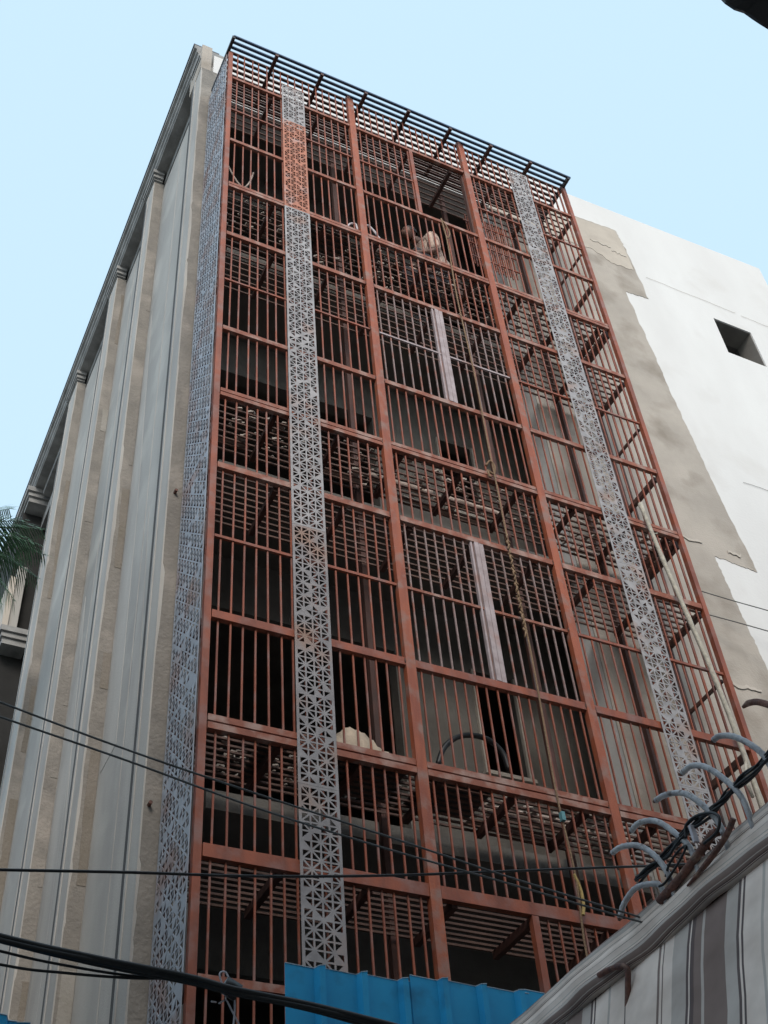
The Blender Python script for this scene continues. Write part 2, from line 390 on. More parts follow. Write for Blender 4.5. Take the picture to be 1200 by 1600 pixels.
# roof slab and back
MB().box(.1, 9.0, 1.2, 15.9, 16.0, 16.3).build('roof_slab', CORN, B)
MB().box(9.02, 9.3, yb + .002, 15.9, GZ, 16.9).build('side_wall', WHITE, B)
MB().box(.3, 9.0, 15.7, 15.9, GZ, 16.0).build('back_wall', PLAST, B)
# interior behind the cage: floors, balcony back wall, rooms
slabs = [16.0, RZ[3], RZ[7], RZ[11], 1.8]
for z in slabs:
    MB().box(.29, 4.6, yb if z > 15 else WY + .03, 5.2, z - .16, z - .005).build('floor_slab', INNER, B)
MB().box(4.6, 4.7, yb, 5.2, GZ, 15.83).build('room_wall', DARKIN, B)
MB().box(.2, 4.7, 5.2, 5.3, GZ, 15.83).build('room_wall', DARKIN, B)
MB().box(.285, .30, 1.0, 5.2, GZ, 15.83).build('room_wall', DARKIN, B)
for i in range(1, 4):
    zt = slabs[i] - .16; zb = slabs[i + 1] if i < 4 else GZ
    # lintel
    MB().box(.3, 4.6, 1.72, 1.86, slabs[i] - .80, zt).build('lintel', INNER, B)
    MB().box(2.46, 3.28, 1.72, 1.86, zb, slabs[i] - .80).build('room_wall', INNER, B)
    MB().box(3.28, 3.78, 1.72, 1.86, zb, zb + 1.45).build('room_wall', INNER, B)
    MB().box(3.78, 4.6, 1.72, 1.86, zb, slabs[i] - .80).build('room_wall', INNER, B)
    fr = MB(); fr.box(3.28, 3.31, 1.69, 1.73, zb + 1.45, slabs[i] - .8); fr.box(3.75, 3.78, 1.69, 1.73, zb + 1.45, slabs[i] - .8); fr.box(3.26, 3.80, 1.66, 1.73, zb + 1.41, zb + 1.45)
    fr.build('window_frame', CREAM, B)
MB().box(.3, 4.6, 1.72, 1.86, 15.0, 15.83).build('lintel', INNER, B)

# ------------------------------------------------------------ the steel cage
RED3 = mat('fresh_red_oxide', (.35, .09, .036), (.24, .06, .03), 5, .6, bump=.15, stretch=(3, 3, .5), dirt=(.26, .14, .11), dscale=7, dpos=(.5, .68))
C_ = empty('steel_balcony_cage', (XR / 2, 0, GZ), 'tall rust red steel balcony cage with perforated metal strips covering the front of the building', 'steel cage')
PX = [0, XA, XB, XR]
# posts: pairs of square tubes
for i, x in enumerate(PX):
    top = 15.28 if i in (0,) else 15.45
    if i in (1, 2):
        piece('post', C_, (x - .022, -.004, (top + GZ) / 2), (.042, .055, top - GZ), RED3)
        piece('post', C_, (x + .022, 0, (top - .06 + GZ) / 2), (.040, .050, top - .06 - GZ), RED3)
    else:
        piece('post', C_, (x, 0, (top + GZ) / 2), (.052, .05, top - GZ), RED)
for x in (0, XA, XB, 4.30, XR):
    piece('back_post', C_, (x, D - .03, (15.3 + GZ) / 2), (.05, .05, 15.3 - GZ), DARKRED)
# rails, bay by bay, butted between the posts
rail = {1: (.045, .04, RED2), 2: (.022, .022, RED), 3: (.05, .04, RED2), 4: (.1, .045, RED2), 5: (.055, .04, RED2), 6: (.022, .022, RED),
        7: (.055, .04, RED2), 8: (.1, .045, RED2), 9: (.06, .045, RED2), 10: (.026, .024, RED), 11: (.07, .045, RED), 12: (.115, .05, RED2), 13: (.09, .05, RED), 14: (.05, .04, RED2)}
for r_, (h, dp, mt) in rail.items():
    z = RZ[r_ - 1]
    for bi in range(3):
        xa, xb = PX[bi] + .034 + (.010 if bi else 0), PX[bi + 1] - .034 - (.010 if bi < 2 else 0)
        mm = mt; lab = None
        if bi == 1 and r_ in (6, 10): mm = GREYP if r_ == 6 else RED2
        if r_ in (2,) and bi == 1: xb = 2.39
        if r_ in (4, 8, 12):
            e = .008
            piece('rail', C_, ((xa + xb) / 2, 0, z + h / 4 + e / 2), (xb - xa, dp, h / 2 - e), mm)
            piece('rail', C_, ((xa + xb) / 2, -.003, z - h / 4 - e / 2), (xb - xa, dp, h / 2 - e), mm)
            piece('rail', C_, ((xa + xb) / 2, .008, z), (xb - xa, dp - .02, e * 2 - .002), DARKRED)
        else:
            piece('rail', C_, ((xa + xb) / 2, 0, z), (xb - xa, dp, h), mm)
    # side rails
    for x, mm in ((XR, DARKRED), (0.0, DARKRED)):
        if r_ in (2, 6, 10): hh = .03
        else: hh = .06
        if r_ in (4, 8): hh = .13
        piece('side_rail', C_, (x - (.0 if x else -.01), D / 2 - .01, z - .02), (.045 if hh > .05 else .025, D - .14, hh), mm)
# vertical bars
pitch = XR / 51
spans = [(RZ[3] + .055, 15.36), (RZ[7] + .055, RZ[3] - .055), (RZ[11] + .06, RZ[7] - .055), (RZ[12] + .05, RZ[11] - .06), (1.2, RZ[12] - .05)]
rb = random.Random(5)
for k in range(1, 51):
    if k in (17, 34): continue
    x0 = k * pitch
    for si, (za, zb) in enumerate(spans):
        x = x0 + rb.uniform(-.006, .006)
        parts = [(za, zb)]
        if si == 0 and 26 <= k <= 33: parts = [(za, RZ[2]), (RZ[0], zb)]
        if si == 4 and 17 < k <= 24: parts = []
        if si == 4 and 9 > k >= 0: parts = [(za, zb)]
        if si == 0 and k > 34: parts = [(za, zb)]
        grey = 17 < k < 34 and si in (1, 2)
        if grey:
            a, c_ = (RZ[6] + .03, RZ[4] - .03) if si == 1 else (RZ[10] + .04, RZ[8] - .03)
            parts = [(za, a, RED), (a, c_, GREYB), (c_, zb, RED)]
        for q in parts:
            mm = q[2] if len(q) > 2 else RED
            tilt = rb.uniform(-.004, .004)
            o = piece('bar', C_, (x, .004 + rb.uniform(-.002, .002), (q[0] + q[1]) / 2), (.0125, .0125, round(q[1] - q[0], 3)), mm)
            o.rotation_euler = (0, tilt, 0)
# primer-grey double mullions and the door posts
for zt, zb in ((RZ[4] - .03, RZ[6] + .03), (RZ[8] - .03, RZ[10] + .04)):
    for dx in (-.024, .024):
        piece('mullion', C_, (2.406 + dx, -.004 if dx < 0 else 0, (zt + zb) / 2), (.042, .04, zt - zb), GREYP, 'unpainted grey primed mullion')
    piece('mullion', C_, (2.335, 0, (zt + zb) / 2), (.018, .03, zt - zb), GREYP)
piece('door_post', C_, (2.40, 0, (RZ[0] + RZ[2]) / 2), (.045, .045, RZ[0] - RZ[2] - .05), RED)
piece('door_post', C_, (2.345, 0, (RZ[12] - .05 + 1.2) / 2), (.05, .05, RZ[12] - .05 - 1.2), RED)
piece('door_post', C_, (3.16, .05, (RZ[0] + RZ[2]) / 2), (.03, .05, RZ[0] - RZ[2] - .05), DARKRED)
# bars of the right side
for k in range(1, 7):
    y = k * D / 7.0
    for si, (za, zb) in enumerate(spans[:4]):
        piece('side_bar', C_, (XR - .0, y, (za + zb) / 2), (.018, .018, zb - za), DARKRED if k > 4 else RED)
        if k in (2, 4, 6): piece('side_bar', C_, (0.012, y, (za + zb) / 2), (.014, .014, zb - za), DARKRED)
# platforms of grating bars on joists
def platform(z, y0, n, bx0=0.03, bx1=XR - .03, h=.016, m=GRATE, joist=.06, dp=.017):
    step = (D - .05 - y0) / (n - 1)
    for i in range(n):
        y = y0 + i * step
        if y0 >= 0 and i == 0: continue
        piece('grating_bar', C_, ((bx0 + bx1) / 2, y, z), (bx1 - bx0, dp, h), BLUEBLK if (y0 < 0 and i < 3) else m)
    for k in range(8):
        x = .55 + .61 * k
        if x > XR - .1: break
        yy0, yy1 = y0 - (.012 if y0 < 0 else -.03), D - .06
        piece('joist', C_, (x, (yy0 + yy1) / 2, z - h / 2 - joist / 2), (.042, yy1 - yy0, joist - .002), DARKRED)
BLK = mat('dark_roof_steel', (.035, .03, .035), (.02, .02, .025), 5, .6)
BLUEBLK = mat('dark_bluish_steel', (.04, .09, .18), (.03, .05, .09), 5, .5)
platform(15.43, -.16, 12, -.02, XR + .03, .028, DARKRED, .05, .032)
for x in (-.02, XR + .01):
    piece('roof_edge', C_, (x - .02 * (x > 1) + .0, D / 2 - .11, 15.40), (.035, D + .12, .06), BLK)
for z in (RZ[0], RZ[3], RZ[4], RZ[7], RZ[8], RZ[11], RZ[12]):
    platform(z + .0, 0.0, 10)
piece('edge_beam', C_, (XR - .12, D / 2, RZ[3] - .02), (.04, D - .1, .10), DARKRED); piece('edge_beam', C_, (XR - .12, D / 2, RZ[7] - .02), (.04, D - .1, .10), DARKRED)
# inner grille panel leaning in the top right bay
for k in range(13):
    x = 3.32 + k * .05
    piece('inner_bar', C_, (x, .34 + (k % 2) * .02, 13.7), (.014, .014, 1.15), RED)
for z in (13.25, 13.55, 14.05): piece('inner_rail', C_, (3.62, .31, z), (.72, .014, .02), RED)

# weld beads where rails meet the posts
WELD = mat('weld_bead', (.10, .05, .04), (.05, .035, .03), 40, .6, bump=.5)
rw_ = random.Random(21)
for r_ in range(14):
    for x in (XA, XB):
        for sx in (-1, 1):
            if rw_.random() < .35: continue
            piece('weld_bead', C_, (x + sx * .046, -.024, RZ[r_] + rw_.uniform(-.01, .01)), (.008, .006, .03 + .01 * (r_ % 3)), WELD)

# perforated strips
def perforated(w, h, nc, seed, fill):
    rr = random.Random(seed); cw = w / nc; nr = max(1, round(h / cw)); ch = h / nr; rib = .0062
    V = []; Fc = []
    def tri(a, b_, c_, solid):
        A, B_, C2 = Vector(a), Vector(b_), Vector(c_); base = len(V)
        if solid:
            V.extend([A, B_, C2]); Fc.append((base, base + 1, base + 2)); return
        la, lb, lc = (B_ - C2).length, (C2 - A).length, (A - B_).length; per = la + lb + lc
        inc = (A * la + B_ * lb + C2 * lc) / per
        ri = abs((B_ - A).cross(C2 - A)) / per; f = max(0, 1 - rib / ri)
        V.extend([A, B_, C2] + [inc + (p - inc) * f for p in (A, B_, C2)])
        for i in range(3):
            j = (i + 1) % 3; Fc.append((base + i, base + j, base + 3 + j, base + 3 + i))
    for i in range(nc):
        for j in range(nr):
            x0, x1, y0, y1 = i * cw, (i + 1) * cw, j * ch, (j + 1) * ch
            if (i + j) % 2 == 0: T = [((x0, y0), (x1, y0), (x1, y1)), ((x0, y0), (x1, y1), (x0, y1))]
            else: T = [((x0, y0), (x1, y0), (x0, y1)), ((x1, y0), (x1, y1), (x0, y1))]
            for t in T: tri(*t, rr.random() < fill)
    mg = .014
    for (a, b_, c_, d_) in ((-mg, 0, 0, h), (w, w + mg, 0, h), (-mg, w + mg, -mg, 0), (-mg, w + mg, h, h + mg)):
        base = len(V); V.extend([Vector((a, c_)), Vector((b_, c_)), Vector((b_, d_)), Vector((a, d_))]); Fc.append((base, base + 1, base + 2, base + 3))
    return V, Fc
def strip_part(x, y, z0, z1, w, nc, seed, m, fill, axis='x'):
    V, Fc = perforated(w, z1 - z0 - .03, nc, seed, fill)
    me = bpy.data.meshes.new('perforated_sheet')
    vv = [(p.x, 0, p.y) for p in V] if axis == 'x' else [(0, p.x, p.y) for p in V]
    me.from_pydata(vv, [], Fc); me.materials.append(m); me.update()
    o = bpy.data.objects.new('perforated_sheet', me); COL.objects.link(o); o.location = (x, y, z0 + .015)
    o.parent = C_; o.matrix_parent_inverse = Matrix.Translation(-root_loc(C_))
    s = o.modifiers.new('s', 'SOLIDIFY'); s.thickness = .004
    return o
ys = -.045
DULL = mat('dull_galvanised', (.30, .28, .285), (.20, .185, .19), 6, .6, .15, .05, dirt=(.27, .17, .13), dscale=3, dpos=(.52, .7))
for i, (z1, z0, m_, fl) in enumerate(((14.93, 14.05, GALV, .10), (14.05, 12.1, RUSTG, .06), (12.1, 9.7, GALV, .05), (9.7, 7.3, GALV, .06), (7.3, 4.9, DULL, .12), (4.9, 2.5, DULL, .12))):
    o = strip_part(.656 + .014, ys, z0, z1, .262, 4, 20 + i, m_, fl)
    if m_ is RUSTG: o['label'] = 'rust red section of the perforated sheet'
for i, (z1, z0, fl) in enumerate(((15.2, 12.8, .18), (12.8, 10.4, .18), (10.4, 8.0, .10), (8.0, 5.6, .16), (5.6, 3.2, .1))):
    strip_part(3.877 + .014, ys, z0, z1, .268, 4, 30 + i, GALV, fl)
for i, (z1, z0) in enumerate(((15.2, 12.8), (12.8, 10.4), (10.4, 8.0), (8.0, 5.6), (5.6, 3.2), (3.2, .8))):
    strip_part(-.048, .0, z0, z1, .6, 8, 40 + i, GALVB, .07 if i < 3 else .13, 'y')

# ------------------------------------------------------------ things on the platforms
def loose(name, mb, m, label, cat, origin, group=None, smooth=False):
    o = mb.build(name, m, None, origin, smooth); return tag(o, label, cat, group)
rp = random.Random(9)
def plank(x0, x1, y, z, w, h, lab, grp, rot=0, m=WOOD):
    q = MB(); q.beam((x0, y - rot, z), (x1, y + rot, z + rp.uniform(-.0, .01)), w, h); return loose('plank', q, m, lab, 'plank', ((x0 + x1) / 2, y, z), 'planks lying on the cage platforms')
def roll(x0, x1, y, z, r, lab, grp, m=WOOD):
    q = MB(); pts_ = [(x0 + (x1 - x0) * t / 8, y + .008 * sin(t * 2.1), z + r) for t in range(9)]
    q.tube(pts_, [r * (1 + .06 * sin(t * 3.3)) for t in range(9)], 10); return loose('rolled_mat', q, m, lab, 'roll', ((x0 + x1) / 2, y, z), 'rolls lying on the cage platforms', True)
z8 = RZ[7] + .03; z12 = RZ[11] + .03; z4 = RZ[3] + .03
plank(1.0, 1.6, .52, z8, .06, .02, 'short pale plank lying behind the second strip on the middle platform', None)
plank(1.75, 2.6, .56, z8, .05, .015, 'pale plank on the middle platform left of the hanging rope', None, .02)
plank(.1, .5, .5, z8, .05, .012, 'short plank at the left end of the middle platform', None)
roll(1.65, 2.3, .44, z8, .035, 'pinkish roll lying on the middle platform beside the left post', None)
roll(2.45, 3.1, .44, z8, .035, 'pinkish roll lying on the middle platform under the hanging rope', None)
plank(2.6, 3.1, .58, z8, .04, .012, 'narrow plank behind the roll under the hanging rope', None, -.01)
roll(2.35, 3.15, .40, z12, .045, 'brown roll lying on the lowest open platform', None)
roll(3.35, 3.85, .42, z12, .04, 'brown roll near the right post of the lowest open platform', None)
plank(2.25, 3.15, .55, z12, .08, .02, 'pale board behind the roll on the lowest open platform', None, .01)
plank(1.72, 2.0, .3, z12, .07, .015, 'small pale board by the second post on the lowest open platform', None)
plank(3.9, 4.5, .55, z8, .05, .02, 'plank under the right perforated strip on the middle platform', None)
SMUT = mat('rubble_dust', (.60, .53, .47), (.32, .28, .25), 25, .95)
for zz, xa, xb, nn, lab in ((z4, .1, 4.6, 290, 'scattered cement rubble and paper scraps on the upper platform'), (z8, .1, 4.7, 260, 'scattered cement rubble and scraps on the middle platform'), (z12, .2, 4.6, 260, 'scattered cement rubble and scraps on the lowest open platform')):
    q = MB()
    for i in range(nn):
        x = rp.uniform(xa, xb); y = rp.uniform(.05, .56); s_ = rp.choice((.01, .015, .02, .035)); a = rp.uniform(0, 3)
        q.beam((x - s_ * cos(a), y - s_ * sin(a), zz), (x + s_ * cos(a), y + s_ * sin(a), zz + rp.uniform(0, .01)), s_ * 1.2, s_ * .6)
    o = q.build('rubble', SMUT, None, (2.4, .3, zz)); tag(o, lab, 'rubble', None, 'stuff')
# patches of boards covering parts of the lower platforms (dark from below)
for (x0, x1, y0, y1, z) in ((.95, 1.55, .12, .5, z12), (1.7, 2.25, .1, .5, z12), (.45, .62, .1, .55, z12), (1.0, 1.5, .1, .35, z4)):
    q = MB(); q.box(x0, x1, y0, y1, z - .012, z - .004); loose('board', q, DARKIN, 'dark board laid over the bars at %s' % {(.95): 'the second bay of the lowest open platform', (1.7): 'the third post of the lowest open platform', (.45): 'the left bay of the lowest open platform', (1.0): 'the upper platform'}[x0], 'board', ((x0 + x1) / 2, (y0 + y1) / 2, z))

# beige sack behind the bars on the lowest open platform
q = MB(); nx, nz = 16, 6
for j_ in range(nz + 1):
    for i in range(nx + 1):
        t = i / nx; hgt = .38 * max(0, sin(pi * min(1, t * 1.02)) ** .6) * (.75 + .25 * sin(t * 5 + .5))
        zz = z12 + hgt * sin(j_ / nz * pi / 2) + .016 * sin(i * 1.9 + j_ * 1.3) * (j_ > 0) + .01 * sin(i * 4.1); yy = .21 - .16 * cos(j_ / nz * pi / 2) * (1 + .15 * sin(i * 2.2)) 
        q.v.append((.96 + t * .60, yy, zz))
nb = len(q.v)
q.v += [(x, .42 - y, z) for (x, y, z) in q.v]
for j_ in range(nz):
    for i in range(nx):
        a = j_ * (nx + 1) + i; q.f.append((a, a + 1, a + nx + 2, a + nx + 1)); q.f.append((nb + a, nb + a + nx + 1, nb + a + nx + 2, nb + a + 1))
loose('sack', q, SACK, 'beige cloth sack lying behind the bars right of the left perforated strip', 'sack', (1.23, .3, z12), None, True)
# second small sack on the middle level rail
# white hose loop by the second post
hp = [px(u, v, 1, .05) for u, v in ((541, 357), (547, 350), (556, 351), (560, 360), (572, 352), (583, 360), (592, 372), (600, 380))]
q = MB(); q.tube(curve_pts(hp, 5), .014, 7); loose('hose', q, HOSE, 'white hose looped over the rail at the top of the left inner post', 'hose', hp[0], None, True)
hp = [px(u, v, 1, .3) for u, v in ((684, 1196), (693, 1170), (712, 1153), (738, 1149), (765, 1157), (786, 1178), (796, 1205))]
q = MB(); q.tube(curve_pts(hp, 5), .022, 8); loose('hose', q, CABLE, 'thick black hose arching behind the bars above the lowest double rail', 'hose', hp[0], None, True)
hp = [px(u, v, 1, .2) for u, v in ((356, 258), (368, 280), (380, 293), (390, 285), (396, 270))]
q = MB(); q.tube(curve_pts(hp, 4), .010, 6); loose('stick', q, WOOD, 'crooked stick leaning in the upper left bay of the cage', 'stick', hp[0])
# hanging rope
q = MB(); rz = [13.12, 12.6, 11.5, 10.2, 9.0, 8.69, 7.5, 6.4, 5.3, 4.6, 4.05, 3.4]
rx = [2.65, 2.66, 2.66, 2.675, 2.69, 2.68, 2.70, 2.695, 2.69, 2.70, 2.68, 2.69]
q.tube(curve_pts([(x, -.05 - .02 * (i % 2), z) for i, (x, z) in enumerate(zip(rx, rz))], 6), .0085, 6)
lp = curve_pts([(2.65, -.05, 13.1), (2.70, -.05, 13.0), (2.73, -.05, 12.85), (2.69, -.05, 12.72), (2.66, -.06, 12.8), (2.655, -.05, 13.0)], 5); q.tube(lp, .009, 6)
lp = curve_pts([(2.62, -.05, 8.78), (2.66, -.07, 8.84), (2.70, -.07, 8.78), (2.68, -.06, 8.68), (2.62, -.06, 8.70), (2.63, -.07, 8.6)], 5); q.tube(lp, .012, 6)
for i in range(26):
    z = 7.9 - i * .045; a = i * 1.7; q.tube([(2.685 + .012 * cos(a), -.06 + .012 * sin(a), z), (2.69 - .02 * cos(a + 1), -.065, z - .06)], .009, 5)
loose('rope', q, ROPE, 'knotted brown rope hanging down the front of the cage through the middle bay', 'rope', (2.65, -.05, 13.1), None, True)
q = MB(); q.tube(curve_pts([(2.69, -.07, 4.6), (2.72, -.07, 4.5), (2.72, -.07, 4.38), (2.70, -.07, 4.3)], 4), .012, 6)
loose('rope_tie', q, mat('yellow_twine', (.45, .33, .12), (.3, .2, .08), 60, .9), 'yellow twine knot tied at the lower end of the hanging rope', 'twine', (2.7, -.07, 4.5))
q = MB(); q.box(2.675, 2.705, -.085, -.05, 5.02, 5.09); loose('rope_clip', q, mat('teal_tape', (.12, .30, .33), None, 30, .6), 'small teal tape wrapped round the hanging rope', 'tape', (2.69, -.07, 5.05))
q = MB(); pp_ = [px(u, v, 1, .30) for u, v in ((404, 610), (407, 604))]
# bamboo pole leaning on the right of the cage
q = MB(); bp_ = [(4.36, -.075, 8.92), (4.42, -.08, 8.2), (4.50, -.085, 7.5), (4.58, -.09, 6.8), (4.62, -.09, 6.2), (4.64, -.09, 5.6), (4.66, -.09, 4.4)]
cp = curve_pts(bp_, 6); q.tube(cp, [.020 + .004 * (i % 6 == 0) + .004 * i / len(cp) for i in range(len(cp))], 8)
q.tube([(4.38, -.08, 8.5), (4.45, -.09, 8.53)], .006, 5); q.tube([(4.62, -.09, 5.95), (4.54, -.1, 5.75), (4.56, -.1, 5.6)], .015, 5)
loose('bamboo_pole', q, BAMB, 'pale bamboo pole leaning against the right side of the cage', 'pole', (4.36, -.075, 8.92), None, True)

# ------------------------------------------------------------ squatting worker on the upper platform
def worker():
    z0 = z4; X = 2.62; Y = .32
    W_ = empty('person', (X, Y, z0), 'worker in a beige checked shirt squatting behind the bars of the upper platform', 'person')
    J = {  # joint: (dx, dy, dz, rx)
        'pelvis': (0.06, .02, .25, .125), 'waist': (.06, 0, .46, .155), 'chest': (.0, -.01, .69, .165), 'nb': (-.07, -.02, .80, .10), 'neck': (-.13, -.02, .87, .055), 'chin': (-.19, -.02, .90, .055),
        'shL': (-.02, -.19, .75, .075), 'elL': (-.02, -.22, .42, .045), 'wrL': (-.22, -.17, .34, .032), 'haL': (-.29, -.15, .33, .03),
        'shR': (-.02, .16, .75, .075), 'elR': (-.12, .20, .42, .045), 'wrR': (-.30, .14, .40, .032), 'haR': (-.37, .12, .40, .03),
        'hipL': (.05, -.10, .22, .09), 'knL': (-.27, -.13, .42, .062), 'anL': (-.08, -.13, .09, .042), 'toL': (-.24, -.14, .035, .035),
        'hipR': (.05, .12, .22, .09), 'knR': (-.27, .15, .42, .062), 'anR': (-.08, .15, .09, .042), 'toR': (-.24, .16, .035, .035)}
    E_ = [('pelvis', 'waist'), ('waist', 'chest'), ('chest', 'nb'), ('nb', 'neck'), ('neck', 'chin'), ('chest', 'shL'), ('shL', 'elL'), ('elL', 'wrL'), ('wrL', 'haL'), ('chest', 'shR'), ('shR', 'elR'), ('elR', 'wrR'), ('wrR', 'haR'),
          ('pelvis', 'hipL'), ('hipL', 'knL'), ('knL', 'anL'), ('anL', 'toL'), ('pelvis', 'hipR'), ('hipR', 'knR'), ('knR', 'anR'), ('anR', 'toR')]
    def skin(name, joints, edges, m, grow, root, parent):
        ks = list(joints); me = bpy.data.meshes.new(name)
        me.from_pydata([(J[k][0], J[k][1], J[k][2]) for k in ks], [(ks.index(a), ks.index(b_)) for a, b_ in edges], [])
        me.materials.append(m); o = bpy.data.objects.new(name, me); COL.objects.link(o); o.location = (X, Y, z0)
        o.parent = parent; o.matrix_parent_inverse = Matrix.Translation(-root_loc(parent))
        sm = o.modifiers.new('skin', 'SKIN'); sm.use_smooth_shade = True
        for i, k in enumerate(ks):
            sv = me.skin_vertices[0].data[i]; sv.radius = (J[k][3] + grow, J[k][3] + grow); sv.use_root = (k == root)
        ss = o.modifiers.new('sub', 'SUBSURF'); ss.levels = 2; ss.render_levels = 2
        return o
    body = skin('body', list(J), E_, SKIN, 0, 'pelvis', W_)
    # fingers, rooted in the palms
    for s_, k in (('L', 'haL'), ('R', 'haR')):
        hx, hy, hz, _ = J[k]; f = MB()
        for i in range(4):
            yy = hy - .028 + i * .019; ln = (.055, .065, .068, .055)[i]
            f.tube([(hx + .01, yy, hz), (hx - ln * .5, yy, hz - .012), (hx - ln * .85, yy, hz - .04), (hx - ln * .7, yy, hz - .062)], [.010, .009, .008, .006], 6)
        f.tube([(hx + .03, hy - .03, hz), (hx, hy - .05, hz - .015), (hx - .03, hy - .05, hz - .03)], [.011, .010, .008], 6)
        f.v = [(a + X, b_ + Y, c_ + z0) for a, b_, c_ in f.v]
        f.build('fingers', SKIN, body, None, True)
    # head
    hd = MB(); cx, cy, cz = -.225, -.03, .96
    nn, mm_ = 16, 20
    for i in range(nn + 1):
        th = pi * i / nn
        for j_ in range(mm_):
            ph = 2 * pi * j_ / mm_; dx, dy, dz = sin(th) * cos(ph), sin(th) * sin(ph), cos(th)
            rx_, ry_, rz_ = .092, .075, .112
            x, y, z = dx * rx_, dy * ry_, dz * rz_
            if dz < -.2: x *= 1 - .25 * (-dz - .2); y *= 1 - .35 * (-dz - .2); x -= .012
            if dx < -.8 and abs(dz + .12) < .22 and abs(dy) < .25: x -= .022 * (1 - abs(dz + .12) / .22) * (1 - abs(dy) / .25)   # nose
            if dx < -.7 and abs(dz - .12) < .12 and .2 < abs(dy) < .6: x += .010      # eye sockets
            if dx < -.75 and abs(dz + .5) < .1 and abs(dy) < .4: x -= .006            # lips
            hd.v.append((X + cx + x, Y + cy + y, z0 + cz + z))
    for i in range(nn):
        for j_ in range(mm_):
            j2 = (j_ + 1) % mm_; hd.f.append((i * mm_ + j_, i * mm_ + j2, (i + 1) * mm_ + j2, (i + 1) * mm_ + j_))
    h = hd.build('head', SKIN, W_, None, True)
    for s_ in (-1, 1):
        MB().tube([(X + cx + .01, Y + cy + s_ * .072, z0 + cz + .02), (X + cx + .018, Y + cy + s_ * .088, z0 + cz), (X + cx + .01, Y + cy + s_ * .074, z0 + cz - .03)], [.008, .013, .008], 6).build('ear', SKIN, h, None, True)
        MB().tube([(X + cx - .078, Y + cy + s_ * .03, z0 + cz + .012), (X + cx - .086, Y + cy + s_ * .03, z0 + cz + .012)], [.012, .006], 8).build('eye', HAIR, h, None, True)
    hr = MB(); base = []
    for i in range(9):
        th = pi * .56 * i / 8
        for j_ in range(mm_):
            ph = 2 * pi * j_ / mm_; dx, dy, dz = sin(th) * cos(ph), sin(th) * sin(ph), cos(th); k = 1.07 + .03 * sin(j_ * 5 + i * 3)
            lim = .75 if dx < -.45 and i > 5 else 1
            hr.v.append((X + cx + dx * .092 * k * lim + .006, Y + cy + dy * .075 * k * lim, z0 + cz + dz * .112 * k))
    for i in range(8):
        for j_ in range(mm_):
            j2 = (j_ + 1) % mm_; hr.f.append((i * mm_ + j_, i * mm_ + j2, (i + 1) * mm_ + j2, (i + 1) * mm_ + j_))
    hr.build('hair', HAIR, h, None, True)
    up = ['pelvis', 'waist', 'chest', 'nb', 'shL', 'elL', 'shR', 'elR']
    sh = skin('shirt', up, [e for e in E_ if e[0] in up and e[1] in up], SHIRT, .022, 'pelvis', W_)
    # hanging shirt tail with folds
    q = MB(); n_ = 18
    for j_ in range(6):
        t = j_ / 5
        for i in range(n_):
            a = 2 * pi * i / n_; r1 = .165 + .035 * t + .016 * sin(i * 2.9 + t * 2)
            q.v.append((X + .05 + t * .05 + r1 * cos(a) * 1.0, Y + r1 * sin(a) * .95, z0 + .58 - t * .30 - .03 * cos(a)))
    for j_ in range(5):
        for i in range(n_):
            i2 = (i + 1) % n_; q.f.append((j_ * n_ + i, j_ * n_ + i2, (j_ + 1) * n_ + i2, (j_ + 1) * n_ + i))
    q.build('shirt_tail', SHIRT, sh, None, True)
    low = ['pelvis', 'hipL', 'knL', 'anL', 'hipR', 'knR', 'anR']
    skin('trousers', low, [e for e in E_ if e[0] in low and e[1] in low], TROU, .014, 'pelvis', W_)
worker()

# ------------------------------------------------------------ blue sheet hoarding
def hoarding(x0, x1, y, zt0, zt1, label):
    H_ = empty('sheet_fence', ((x0 + x1) / 2, y, GZ), label, 'fence')
    pw = .62; x = x0; i = 0; rh = random.Random(2)
    while x < x1 - .01:
        xe = min(x + pw, x1); prof = []; nr_ = 3; step = pw / nr_
        for k in range(nr_):
            a = x + k * step
            for dx, dy in ((0, 0), (step * .68, 0), (step * .74, -.034), (step * .88, -.034), (step * .94, 0)):
                if a + dx <= xe: prof.append((a + dx, y + dy - .004 * (i % 2)))
        prof.append((xe + .02 if xe < x1 else xe, y - .004 * (i % 2)))
        zt = zt0 + (zt1 - zt0) * (x - x0) / max(.01, x1 - x0) + rh.uniform(-.006, .006)
        q = MB(); n_ = len(prof)
        for (a, b_) in prof: q.v.append((a, b_, GZ + .05))
        for (a, b_) in prof: q.v.append((a, b_, zt + .004 * sin(a * 60)))
        q.f = [(k, k + 1, n_ + k + 1, n_ + k) for k in range(n_ - 1)]
        o = q.build('corrugated_sheet', BLUE, H_); s_ = o.modifiers.new('s', 'SOLIDIFY'); s_.thickness = .0022
        q = MB(); q.tube([(a, b_ - .0015, zt + .004 * sin(a * 60) + .001) for a, b_ in prof], .0022, 4); q.build('cut_edge', mat('bare_cut_edge', (.45, .55, .62), None, 20, .5) if 'bare_cut_edge' not in bpy.data.materials else bpy.data.materials['bare_cut_edge'], o)
        x = xe; i += 1
    for xx in (x0 + .1, (x0 + x1) / 2, x1 - .1):
        MB().box(xx - .03, xx + .03, y + .03, y + .08, GZ, zt0 - .2).build('fence_post', RUST, H_)
    return H_
a = px(445, 1507, 1, -1.5); c = px(830, 1556, 1, -1.5)
hoarding(a.x, c.x + .9, -1.5, a.z, c.z + .07, 'blue corrugated sheet fence standing in front of the cage beside the striped awning')
a = px(0, 1591, 1, -1.9); c = px(48, 1596, 1, -1.9)
hoarding(a.x - 1.2, c.x, -1.9, a.z - .02, a.z, 'small edge of blue corrugated sheet fence in front of the grey side wall')

